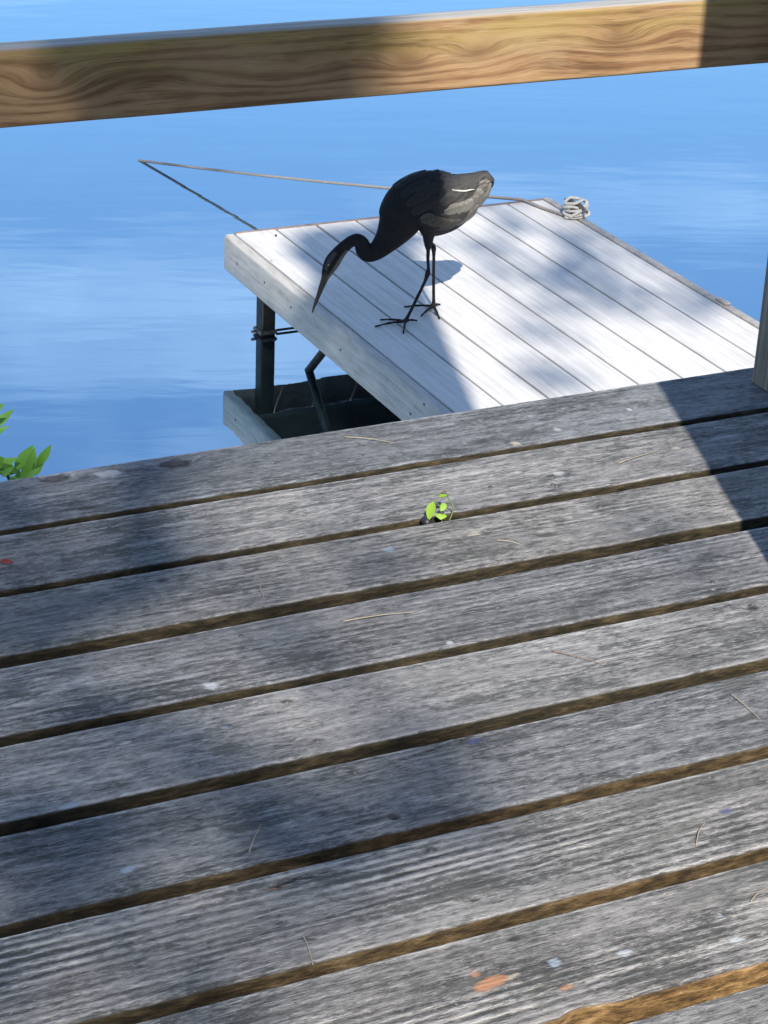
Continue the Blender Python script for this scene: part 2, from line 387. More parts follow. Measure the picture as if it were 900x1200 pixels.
# ------------------------------------------------------------------ setting: water, bank
Z_WATER, Z_DOCK = -1.50, -1.1567
wv = [(-3000, -3000, Z_WATER), (3000, -3000, Z_WATER), (3000, 4500, Z_WATER), (-3000, 4500, Z_WATER)]
tag(mesh_obj('water', wv, [(0, 1, 2, 3)], M['water'], loc=(0, 0, Z_WATER), smooth=False), kind='structure')
def build_bank():
    xs = np.linspace(-60, 60, 61); ys = np.concatenate([np.linspace(-60, -8, 14), np.linspace(-7, 0.8, 27)])
    X, Y = np.meshgrid(xs, ys, indexing='ij')
    prof = np.interp(Y, [-60, -6, -3.2, -1.0, 0.8], [.6, -.25, -.55, -1.35, -2.1])
    Z = prof + .05*fbm(X*.6, Y*.6, 5)
    V = np.stack([X, Y, Z], -1).reshape(-1, 3); n = len(ys)
    Fc = [(i*n+j, (i+1)*n+j, (i+1)*n+j+1, i*n+j+1) for i in range(60) for j in range(n-1)]
    tag(mesh_obj('ground', V, Fc, M['soil']), kind='structure')
build_bank()

# ------------------------------------------------------------------ near deck
TH = .037
BOARDS = [  # far edge Y, near edge Y, ring strength, tint, gold, slope, seed
    (2.508, 2.3705, .10, (.90, .94, 1.0), 0.0, .004, 1),
    (2.3600, 2.2195, .10, (.98, .97, .97), 0.0, -.003, 2),
    (2.2030, 2.0690, .35, (1.05, 1.02, .99), 0.0, .006, 3),
    (2.0475, 1.9100, .55, (.95, .95, .97), 0.0, -.004, 4),
    (1.8925, 1.7570, .30, (1.04, 1.03, 1.03), 0.0, .003, 5),
    (1.7380, 1.6010, .15, (.86, .87, .90), .12, .002, 6),
    (1.5830, 1.4425, 1.00, (1.08, 1.05, 1.02), .2, -.014, 7),
    (1.4275, 1.2934, .85, (1.06, 1.02, .98), .75, -.010, 8),
    (1.2670, 1.1300, .45, (1.05, 1.03, 1.0), .3, .004, 9)]
WHITE, BLUEW, BLUE, ORANGE, DARK, PALE, RUST = (.35, .37, .39), (.25, .30, .37), (.05, .06, .14), (.34, .165, .085), (.018, .016, .015), (.40, .36, .29), (.30, .13, .06)
# marks lying on the boards: pixel centre, half length along the grain (m), half width (m), angle deg, colour, strength
SPOTS = [
    (247, 803, .0085, .0080, 0, WHITE, .95), (150, 1019, .0075, .006, 0, BLUEW, .8), (263, 853, .005, .003, 0, BLUEW, .7), (146, 871, .008, .003, 0, WHITE, .8),
    (127, 555, .017, .010, 0, WHITE, .75), (78, 945, .012, .005, 8, BLUEW, .7), (455, 644, .008, .006, 0, BLUEW, .7), (527, 753, .005, .005, 0, WHITE, .8),
    (555, 674, .004, .005, 0, WHITE, .85), (555, 868, .010, .0045, 0, BLUE, .75), (851, 950, .009, .0042, 0, BLUE, .75), (430, 947, .004, .0035, 0, BLUEW, .6),
    (555, 625, .012, .006, 10, PALE, .35), (604, 520, .007, .008, 0, PALE, .6), (653, 503, .006, .006, 0, WHITE, .6), (655, 555, .010, .006, 0, WHITE, .6),
    (737, 480, .004, .006, 0, WHITE, .85), (792, 525, .008, .005, 0, PALE, .5), (575, 1152, .018, .0075, 14, ORANGE, .85), (557, 1142, .006, .004, 0, ORANGE, .6),
    (663, 1157, .007, .003, 10, ORANGE, .9), (650, 1128, .008, .006, 0, BLUEW, .75), (731, 1117, .007, .005, 0, WHITE, .85), (863, 1101, .008, .0035, -12, WHITE, .9),
    (843, 1073, .0035, .003, 0, WHITE, .8), (765, 1058, .003, .002, 0, WHITE, .8), (828, 1071, .0025, .0025, 0, DARK, .8), (741, 1014, .004, .003, 0, WHITE, .7),
    (335, 1035, .022, .0030, 8, DARK, .95), (327, 1038, .012, .0030, 8, RUST, .8), (372, 1025, .018, .0012, 8, DARK, .9),
    (488, 884, .050, .0014, 10, DARK, .9), (545, 866, .010, .0014, 30, DARK, .8), (416, 903, .006, .0045, 10, DARK, .7), (419, 902, .003, .0015, 10, WHITE, .9),
    (464, 957, .005, .0028, 0, DARK, .85), (336, 822, .008, .004, 0, DARK, .75), (372, 867, .008, .003, 0, DARK, .6), (190, 680, .006, .004, 0, DARK, .7), (283, 760, .005, .004, 0, DARK, .55),
    (655, 609, .012, .006, 10, DARK, .55), (642, 626, .014, .007, 0, DARK, .55), (560, 627, .03, .008, 6, DARK, .35), (750, 620, .010, .004, 0, WHITE, .6),
    (505, 995, .006, .004, 0, DARK, .8), (557, 1054, .006, .003, 0, DARK, .75), (463, 957, .004, .003, 0, DARK, .7), (880, 712, .008, .006, 0, DARK, .8), (602, 1098, .008, .004, 8, DARK, .7),
    (564, 516, .010, .008, 0, DARK, .5), (102, 595, .010, .005, 0, DARK, .65), (600, 1145, .010, .003, 10, PALE, .6), (787, 975, .055, .012, 12, (.09, .095, .085), .55), (725, 985, .040, .010, 14, (.09, .095, .085), .5),
    (670, 960, .014, .003, 8, DARK, .6), (860, 1035, .085, .028, 8, (.085, .09, .085), .5), (640, 1080, .060, .020, 8, (.085, .09, .085), .4), (880, 530, .004, .004, 0, WHITE, .6), (845, 513, .030, .005, 4, (.33, .34, .36), .5),
    (865, 800, .030, .010, 6, (.08, .085, .08), .6), (812, 822, .010, .004, 0, (.07, .07, .07), .6), (802, 826, .008, .005, 0, (.07, .07, .07), .6), (130, 770, .03, .004, 2, (.10, .10, .11), .5),
    (835, 690, .004, .003, 0, WHITE, .7), (780, 645, .005, .004, 0, DARK, .6), (838, 682, .006, .005, 0, (.2, .2, .21), .6), (703, 593, .006, .005, 0, DARK, .5), (652, 569, .006, .005, 0, DARK, .6)]
KNOTS = [(205, 543, .026, .024, 1.0), (66, 560, .024, .020, .95), (30, 572, .008, .006, .5), (228, 725, .006, .005, .45), (880, 712, .009, .007, .5), (745, 607, .016, .016, .16),
         (20, 804, .010, .007, .4), (450, 668, .004, .004, .3), (340, 868, .006, .004, .4), (620, 1010, .010, .008, .25), (96, 830, .02, .01, .25)]
SP = [(*onz((s[0], s[1]), 0.0)[:2], *s[2:]) for s in SPOTS]
KN = [(*onz((k[0], k[1]), 0.0)[:2], *k[2:]) for k in KNOTS]

deck = empty('deck', (1.15, 0.6, 0.0))
tag(deck, 'weathered grey wooden deck of long boards with mossy brown gaps', 'deck')
X0, X1 = -1.2, 2.06
def make_board(i, yf, yn, ring, tint, gold, slope, seed):
    dense = i < 9
    if dense: xs = np.concatenate([[X0, -.6, 0.0, .2], np.arange(.26, 1.98, .0042), [2.0, X1]])
    else: xs = np.linspace(X0, X1, 12)
    yc, w = (yf+yn)/2, (yf-yn)
    # cross-section: parameter across top with softly worn arrises, then sides and bottom
    if dense:
        tt = np.concatenate([[0, .006, .016, .03], np.linspace(.05, .95, 50), [.97, .984, .994, 1]])
    else: tt = np.array([0, .03, .5, .97, 1.0])
    ytop = (tt-.5)*w
    ed = np.minimum(tt, 1-tt)*w
    rr = .0042
    ztop = -np.where(ed < rr, rr-np.sqrt(np.maximum(rr*rr-(rr-ed)**2, 0)), 0)
    nt = len(tt); prof_y = np.concatenate([ytop, [w/2, w/2, w/2, -w/2, -w/2, -w/2]])
    prof_z = np.concatenate([ztop, [-.008, -.022, -TH, -TH, -.022, -.008]])
    issid = np.concatenate([np.where(ed < .0011, 1.0, 0.0), np.ones(6)])
    n = len(prof_y)
    Xg, Yg = np.meshgrid(xs, prof_y, indexing='ij'); Zg = np.repeat(prof_z[None, :], len(xs), 0)
    Xw = Xg; istop = np.zeros(n, bool); istop[:nt] = True
    sgn = np.sign(Yg)
    # ragged, worn long edges
    near = (sgn < 0)
    edge = .0014*fbm(Xw*9, np.where(near, 3.3, 8.8)+seed*5, seed, 4) + .0006*fbm(Xw*60, np.where(near, 1.3, 6.8), seed+3, 2)
    edge = edge*np.where(near, 1.7, .6)
    chip = np.maximum(fbm(Xw*14, np.where(near, 2.2, 7.7)+seed, seed+9, 3)-np.where(near, .38, .6), 0)*.011*(1.6 if gold > .5 else 1.0)
    fall = np.clip((np.abs(Yg)/(w/2)-.80)/.2, 0, 1)
    Yn = Yg + sgn*fall*(edge-chip*np.where(Zg > -.015, 1, .25))
    Zn = Zg + np.where(istop[None, :], .0009*fbm(Xw*2.2, Yg*18, seed+20, 3) - .0012*fall**2*np.abs(fbm(Xw*25, Yg*10, seed+31, 2)), 0)
    Zn += np.where(istop[None, :], .0012*(np.abs(Yg)/(w/2))**2*(.5 if seed % 2 else -.6), 0)   # slight cup
    # grain coordinates
    gv = Yg + slope*(Xw-1.0) + .0045*fbm(Xw*1.7, Yg*9+seed, seed+40, 2)
    knot = np.zeros_like(Xw); spot = np.zeros((*Xw.shape, 4))
    for kx, ky, lx, ly, st in KN:
        dx, dy = (Xw-kx), (Yg+yc-ky)
        if abs(ky-yc) > w/2+.02: continue
        e = np.exp(-(dx/(lx*2.6))**2-(dy/(ly*1.1))**2)
        gv = gv - dy*.85*e*min(1, st*1.6) + .010*e*st*np.exp(-(dx/(lx*1.4))**2)
        q = np.sqrt((dx/lx)**2+(dy/(ly*.62))**2) + .25*fbm(Xw*120, Yg*160, seed+50, 2)
        knot = np.maximum(knot, st*np.clip((1.0-q)/.35, 0, 1)*np.where(q < .55, .78, 1.0))
        Zn = Zn - np.where(istop[None, :], .0016*st*np.exp(-((q-.85)/.3)**2), 0)
    if dense:
        for sx, sy, la, lb, an, cc, st in SP:
            if abs(sy-yc) > w/2+.03: continue
            a = math.radians(an); dx, dy = Xw-sx, Yg+yc-sy
            p, r = dx*math.cos(a)+dy*math.sin(a), -dx*math.sin(a)+dy*math.cos(a)
            if cc is DARK and la > .015: r = r + .0016*fbm(Xw*40, Yg*0, seed+61, 2)
            q = np.sqrt((p/la)**2+(r/lb)**2) + .45*fbm(Xw*130, (Yg+yc)*170, seed+60, 3)*(1 if lb > .002 else .4)
            if la > .035: k = st*np.clip((1.15-q)/.8, 0, 1)
            else: k = st*np.clip((1.15-q)/.35, 0, 1)
            k = k*istop[None, :]
            rep = k > spot[..., 3]
            for c in range(3): spot[..., c] = np.where(rep, cc[c], spot[..., c])
            spot[..., 3] = np.maximum(spot[..., 3], k)
            if cc is DARK: Zn = Zn - .0016*k
    # surface relief of the raised grain itself, where the mesh is fine enough
    if dense: Zn += np.where(istop[None, :], .0006*ring*fbm(Xw*3, gv*170, seed+70, 2), 0)
    V = np.stack([Xw, Yn+yc, Zn], -1).reshape(-1, 3); m = len(xs)
    Fc = [(a*n+b, a*n+(b+1) % n, (a+1)*n+(b+1) % n, (a+1)*n+b) for a in range(m-1) for b in range(n)]
    Fc = [f[::-1] for f in Fc] + [tuple(range(n)), tuple(range((m-1)*n, m*n))[::-1]]
    o = mesh_obj('board', V, Fc, M['deck'], deck, loc=((X0+X1)/2, yc, 0))
    me = o.data
    attr(me, 'grain', 'FLOAT_VECTOR', np.stack([Xw, gv, np.full_like(Xw, seed)], -1))
    rg = np.clip(ring*(.75+.5*fbm(Xw*1.4, Yg*10, seed+80, 2)), 0, 1.2)
    if seed == 7: rg = rg*.75+1.0*np.exp(-((Yg-.028)/.034)**2)*np.clip((1.05-Xw)/.25, 0, 1)
    if seed == 8: rg = rg*.75+.8*np.exp(-((Yg+.030)/.030)**2)*np.clip((1.0-Xw)/.2, 0, 1)
    attr(me, 'ring', 'FLOAT', rg); attr(me, 'knot', 'FLOAT', knot)
    attr(me, 'side', 'FLOAT', np.repeat(issid[None, :], m, 0)); attr(me, 'spot', 'FLOAT_COLOR', spot)
    gl = np.clip(gold*np.clip((Xw-.25-.25*gold*0)/.8, 0, 1)*1.2, 0, 1); attr(me, 'gold', 'FLOAT', gl)
    tc = np.ones((*Xw.shape, 4)); tc[..., :3] = tint; ar = np.concatenate([np.where(ed < .0045, np.where(tt > .5, 1.55, 1.2), 1.0), np.ones(6)]); tc[..., :3] *= ar[None, :, None]; attr(me, 'tint', 'FLOAT_COLOR', tc)  # arris tint lightened, most on far edges: skylight highlight painted into the colour
    return o
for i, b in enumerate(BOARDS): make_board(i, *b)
y = 1.112; k = 10
while y > -1.6:
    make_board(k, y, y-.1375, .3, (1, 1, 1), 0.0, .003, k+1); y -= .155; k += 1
for jx in (-1.0, -.4, .2, .8, 1.4, 1.98):
    v, f = bevel_box((jx-.019, -1.7, -.037-.145), (jx+.019, 2.455, -.0375), .003, 1)
    mesh_obj('joist', v, f, M['joist'], deck, loc=(jx, .4, -.11), smooth=False)
v, f = bevel_box((X0, 2.4565, -.185), (X1, 2.4945, -.0378), .003, 1)
mesh_obj('rim_joist', v, f, M['joist'], deck, loc=(.5, 2.475, -.11), smooth=False)
for sx, sy in ((-1.0, 2.38), (.5, 2.38), (1.98, 2.38), (-1.0, .6), (1.98, .6), (-1.0, -1.4), (1.98, -1.4)):
    v, f = bevel_box((sx+.0195, sy-.045, -2.4), (sx+.109, sy+.045, -.038), .004, 1)
    mesh_obj('support_post', v, f, M['post'], deck, loc=(sx+.06, sy, -2.2), smooth=False)
# nail heads, sunk a little, where the photograph shows them
for p in ((652, 569), (835, 682), (703, 593), (283, 745), (104, 633), (128, 617), (575, 571), (648, 568), (781, 639), (838, 714), (505, 996), (416, 904), (336, 822), (372, 868)):
    c = onz(p, 0.0); n = 10
    V = [(c[0], c[1], .0011)]+[(c[0]+.0034*math.cos(a), c[1]+.0034*math.sin(a), .0007) for a in np.linspace(0, 2*math.pi, n, endpoint=False)]
    V += [(c[0]+.0038*math.cos(a), c[1]+.0038*math.sin(a), -.004) for a in np.linspace(0, 2*math.pi, n, endpoint=False)]
    Fc = [(0, 1+k, 1+(k+1) % n) for k in range(n)]+[(1+k, 1+n+k, 1+n+(k+1) % n, 1+(k+1) % n) for k in range(n)]
    mesh_obj('nail_head', V, Fc, M['nail'], deck, loc=(c[0], c[1], 0))

# ------------------------------------------------------------------ railing
railing = empty('railing', (1.85, 2.41, 0.0))
tag(railing, 'wooden deck railing with a tan pine rail and a grey post', 'railing')
YR, ZR0, ZR1, TR = 2.4605, .4705, .5635, .037
def make_rail():
    xs = np.concatenate([[-1.2, -.6, 0.0, .3], np.arange(.4, 1.95, .006), [2.06]])
    hz = ZR1-ZR0; r = .004
    tf = np.concatenate([[.0, .01, .03], np.linspace(.05, .95, 34), [.97, .99, 1.0]])
    py = [0.0]*len(tf); pz = list(ZR0+tf*hz)
    ed = np.minimum(tf, 1-tf)*hz; py = list(np.where(ed < r, r-np.sqrt(np.maximum(r*r-(r-ed)**2, 0)), 0))
    sd = [0.0]*(len(tf)-2)+[.5, 1.0]
    for yy, zz, ss in ((.010, ZR1+.0004, 1), (.019, ZR1+.0008, 1), (.028, ZR1+.0004, 1), (TR-.002, ZR1-.0005, 1), (TR, ZR1-.004, 1), (TR, ZR0+.004, .6), (TR-.003, ZR0, .3), (.018, ZR0, .2)):
        py.append(yy); pz.append(zz); sd.append(ss)
    py, pz, sd = np.array(py), np.array(pz), np.array(sd); n = len(py); m = len(xs)
    Xg = np.repeat(xs[:, None], n, 1); Yg = np.repeat(py[None, :], m, 0)+YR; Zg = np.repeat(pz[None, :], m, 0)
    Zg = Zg + np.where(Zg > (ZR0+ZR1)/2, .0008*fbm(Xg*9, Xg*0+2, 5, 3), .0005*fbm(Xg*9, Xg*0+7, 6, 3))
    gv = Zg + .004*fbm(Xg*3, Zg*12, 11, 3) + .012*(Xg-1.1)
    knot = np.zeros_like(gv)
    for px_, py_, lx, lz, am in ((55, 102, .055, .022, .026), (165, 92, .070, .018, -.010), (330, 90, .09, .02, .014), (480, 75, .050, .016, .017), (560, 62, .045, .016, .016), (640, 70, .07, .018, -.012), (725, 45, .045, .014, .014), (800, 30, .05, .02, -.01)):
        c = ony((px_, py_), YR); e = np.exp(-((Xg-c[0])/lx)**2-((Zg-c[2])/lz)**2); gv = gv + am*e
        if px_ in (480, 560, 725): knot = np.maximum(knot, .55*np.exp(-((Xg-c[0])/.024)**2-((Zg-c[2])/.009)**2))
    c = ony((168, 92), YR); knot = np.maximum(knot, .9*np.exp(-((Xg-c[0])/.050)**2-((Zg-c[2])/.013)**2)*(.7+.3*fbm(Xg*30, Zg*160, 90, 3)))
    V = np.stack([Xg, Yg, Zg], -1).reshape(-1, 3)
    Fc = [(a*n+b, a*n+(b+1) % n, (a+1)*n+(b+1) % n, (a+1)*n+b)[::-1] for a in range(m-1) for b in range(n)]
    Fc += [tuple(range(n)), tuple(range((m-1)*n, m*n))[::-1]]
    Fc = [f[::-1] for f in Fc]
    o = mesh_obj('rail', V, Fc, M['rail'], railing, loc=(.85, YR+.018, .517)); o['label'] = 'tan pine rail with knots and a grey weathered top'
    gvt = np.where(sd[None, :] > .4, Yg, gv)
    attr(o.data, 'grain', 'FLOAT_VECTOR', np.stack([Xg, gvt, Zg], -1)); attr(o.data, 'side', 'FLOAT', np.repeat(sd[None, :], m, 0)); attr(o.data, 'knot', 'FLOAT', knot)
make_rail()
pc = onz((880, 448), 0.0)
PX0, PY1 = pc[0], YR-.0015
def make_post(px0):
    nz = 40; zs = np.linspace(.0015, .96, nz); s = .092; V = []
    prof = []
    for cx, cy, a0 in ((s-.004, s-.004, 0), (.004, s-.004, 90), (.004, .004, 180), (s-.004, .004, 270)):
        for a in (0, 45, 90): prof.append((cx+.004*math.cos(math.radians(a0+a)), cy+.004*math.sin(math.radians(a0+a))))
    n = len(prof)
    for z in zs:
        for (qx, qy) in prof: V.append((px0+qx+.0012*math.sin(z*9), PY1-s+qy, z))
    Fc = [(a*n+b, a*n+(b+1) % n, (a+1)*n+(b+1) % n, (a+1)*n+b) for a in range(nz-1) for b in range(n)]+[tuple(range(n))[::-1], tuple(range((nz-1)*n, nz*n))]
    mesh_obj('post', V, Fc, M['post'], railing, loc=(px0+s/2, PY1-s/2, 0), smooth=False)
make_post(PX0); make_post(-1.1)
for z in (.495, .54):                                     # bolts fixing the rail to its post, outside face
    v, f = tube([(PX0+.046, YR+.036, z), (PX0+.046, YR+.043, z)], .007, 6); mesh_obj('bolt', v, f, M['nail'], railing, loc=(PX0+.046, YR+.037, z), smooth=False)

# ------------------------------------------------------------------ low dock in the water
DX0, PW, NPL, DYB, DYN = 2.650, .146, 8, 6.537, 3.05
dock = empty('dock', (3.23, 4.8, Z_WATER))
tag(dock, 'low pale whitewashed plank dock standing on steel legs in the water', 'dock')
for i in range(NPL):
    a, b = DX0+i*PW+.0042, DX0+(i+1)*PW-.0042
    if i == 0: a = DX0+.0008
    v, f = bevel_box((a, DYN, Z_DOCK-.025), (b, DYB-.009+rng.uniform(-.001, .001), Z_DOCK+rng.uniform(-.0008, .0008)), .003, 2)
    mesh_obj('plank', v, f, M['plank'], dock, loc=((a+b)/2, 4.8, Z_DOCK-.012), smooth=False)
XR = DX0+NPL*PW
v, f = bevel_box((DX0-.038, DYN-.03, Z_DOCK-.124), (DX0-.0006, DYB+.004, Z_DOCK-.0012), .010, 4)
o = mesh_obj('side_board', v, f, M['fascia'], dock, loc=(DX0-.02, 4.8, Z_DOCK-.06)); o['label'] = 'pale grey side board with rounded corner'
v, f = bevel_box((XR+.0006, DYN-.03, Z_DOCK-.124), (XR+.030, DYB+.004, Z_DOCK+.004), .006, 3)
o = mesh_obj('side_board', v, f, M['trim'], dock, loc=(XR+.015, 4.8, Z_DOCK-.06)); o['label'] = 'dull grey edge board'
v, f = bevel_box((DX0, DYB-.0085, Z_DOCK-.122), (XR, DYB+.003, Z_DOCK+.0022), .002, 2)
mesh_obj('end_board', v, f, M['backtrim'], dock, loc=((DX0+XR)/2, DYB, Z_DOCK-.06))
v, f = bevel_box((DX0, DYN-.03, Z_DOCK-.122), (XR, DYN-.001, Z_DOCK-.002), .002, 2)
mesh_obj('end_board', v, f, M['fascia'], dock, loc=((DX0+XR)/2, DYN, Z_DOCK-.06))
for yj in (6.30, 5.7, 5.1, 4.5, 3.9, 3.3):
    v, f = bevel_box((DX0+.001, yj-.019, Z_DOCK-.118), (XR-.001, yj+.019, Z_DOCK-.0255), .002, 1); mesh_obj('joist', v, f, M['under'], dock, loc=((DX0+XR)/2, yj, Z_DOCK-.07), smooth=False)
for p, yl in (((300, 381), None), (None, 3.5)):
    for side in (0, 1):
        if p: c = onz(p, Z_WATER); lx, ly = c[0], min(c[1], 6.47)
        else: ly = yl
        x = lx if side == 0 else DX0+XR-lx
        v, f = bevel_box((x-.026, ly-.026, -2.6), (x+.026, ly+.026, Z_DOCK-.027), .006, 2)
        lg = mesh_obj('leg', v, f, M['steel'], dock, loc=(x, ly, -2.5), smooth=False)
        if p:
            v, f = bevel_box((x-.034, ly-.032, Z_WATER+.006), (x+.031, ly+.032, Z_WATER+.020), .004, 1)
            mesh_obj('clamp', v, f, M['rust'], lg, loc=(x, ly, Z_WATER+.02), smooth=False)
            v, f = tube([(x-.03, ly, Z_WATER+.013), (x-.052, ly-.004, Z_WATER+.014)], .005, 6); mesh_obj('clamp_bolt', v, f, M['rust'], lg, loc=(x-.06, ly, Z_WATER+.016))
LX, LY = lx, ly
c0 = onz((300, 381), Z_WATER)
v, f = tube([(c0[0]+.04, 6.47, Z_WATER+.007), (DX0+XR-c0[0]-.04, 6.47, Z_WATER+.007)], .0045, 8); mesh_obj('cross_brace', v, f, M['steel'], dock, loc=(3.2, 6.47, Z_WATER))
bw = onz((362, 434), Z_WATER); bt = onx((379, 412), bw[0]+.0); d = (bt-bw)/np.linalg.norm(bt-bw)
top = bw + d*((Z_DOCK-.03-bw[2])/d[2]) if d[2] > .05 else bt
v, f = tube([bw-d*.4, top], .014, 10); mesh_obj('diagonal_brace', v, f, M['steel'], dock, loc=bw)
# nail heads along the pale side board
for p in ((323, 276), (399, 410), (278, 309), (497, 474), (481, 485), (310, 331), (341, 360)):
    c = onx(p, DX0-.0382); v, f = tube([c+[.003, 0, 0], c+[-.0012, 0, 0]], .0042, 8); mesh_obj('nail_head', v, f, M['nail'], dock, loc=c)
c = onx((846, 356), XR+.012); v, f = bevel_box((XR+.004, c[1]-.03, Z_DOCK+.004), (XR+.026, c[1]+.03, Z_DOCK+.013), .004, 2); mesh_obj('edge_bracket', v, f, M['trim'], dock, loc=(XR+.015, c[1], Z_DOCK))

# ------------------------------------------------------------------ mooring rope with its coil
def make_rope():
    cle = onz((674, 254), Z_DOCK)
    R = .0056
    root = empty('mooring_rope', (cle[0], cle[1], Z_DOCK)); tag(root, 'bleached mooring rope running from a coil on the dock out to the water', 'rope')
    wp = onz((163, 188), Z_WATER); eg = onz((612, 236), Z_DOCK+R); eg[1] = DYB-.004; eg[2] = Z_DOCK+R+.003
    on1 = onz((634, 243), Z_DOCK+R+.001); on2 = onz((654, 250), Z_DOCK+R+.001)
    path = []
    far = wp+(wp-eg)*np.array([.05, .05, 0])+np.array([0, 0, -.06])
    N = 60
    for t in np.linspace(0, 1, N):
        p = wp*(1-t)+eg*t; p = p.copy(); p[2] -= .012*math.sin(math.pi*t)*(1-.25*t) if t > 0 else 0
        p[2] = max(p[2], Z_WATER-.02+ .05*t)
        path.append(p)
    path = [far]+path+list(smooth_path([eg+[.004, -.004, .001], on1, on2, cle+[-.035, -.012, R+.001]], 18))
    v, f = tube(np.array(path), R, 8); mesh_obj('line', v, f, M['rope'], root, loc=(cle[0], cle[1], Z_DOCK))
    # coil: heaped turns and a figure over the cleat
    pts = []
    for k in range(90):
        t = k/89; a = t*2*math.pi*3.4+3.4; rr = .044-.006*math.sin(a*1.7)-.012*t
        pts.append(cle+np.array([rr*math.cos(a)*1.05, rr*math.sin(a)*.95, R+.001+.011*t*3.2+.005*math.sin(a*2.3)*t]))
    v, f = tube(smooth_path(pts, 170), R, 8); mesh_obj('coil', v, f, M['rope_lit'], root, loc=(cle[0], cle[1], Z_DOCK))
    pts = [cle+np.array(q) for q in ((-.040, -.030, .012), (-.01, -.045, .034), (.030, -.020, .052), (.036, .022, .050), (.0, .040, .056), (-.034, .016, .048), (-.020, -.022, .056), (.016, -.012, .062), (.020, .022, .052))]
    v, f = tube(smooth_path(pts, 70), R, 8); mesh_obj('loop', v, f, M['rope_lit'], root, loc=(cle[0], cle[1], Z_DOCK))
    ob = empty('cleat', (cle[0], cle[1], Z_DOCK)); tag(ob, 'small dark cleat buried in the rope coil on the dock', 'cleat')
    v, f = tube([cle+[0, -.075, .040], cle+[0, -.03, .046], cle+[0, .03, .046], cle+[0, .075, .040]], [.005, .008, .008, .005], 8); mesh_obj('horn', v, f, M['cleat'], ob, loc=cle)
    for s in (-.02, .02):
        v, f = tube([cle+[0, s, .0012], cle+[0, s, .044]], .008, 8); mesh_obj('foot', v, f, M['cleat'], ob, loc=cle)
make_rope()

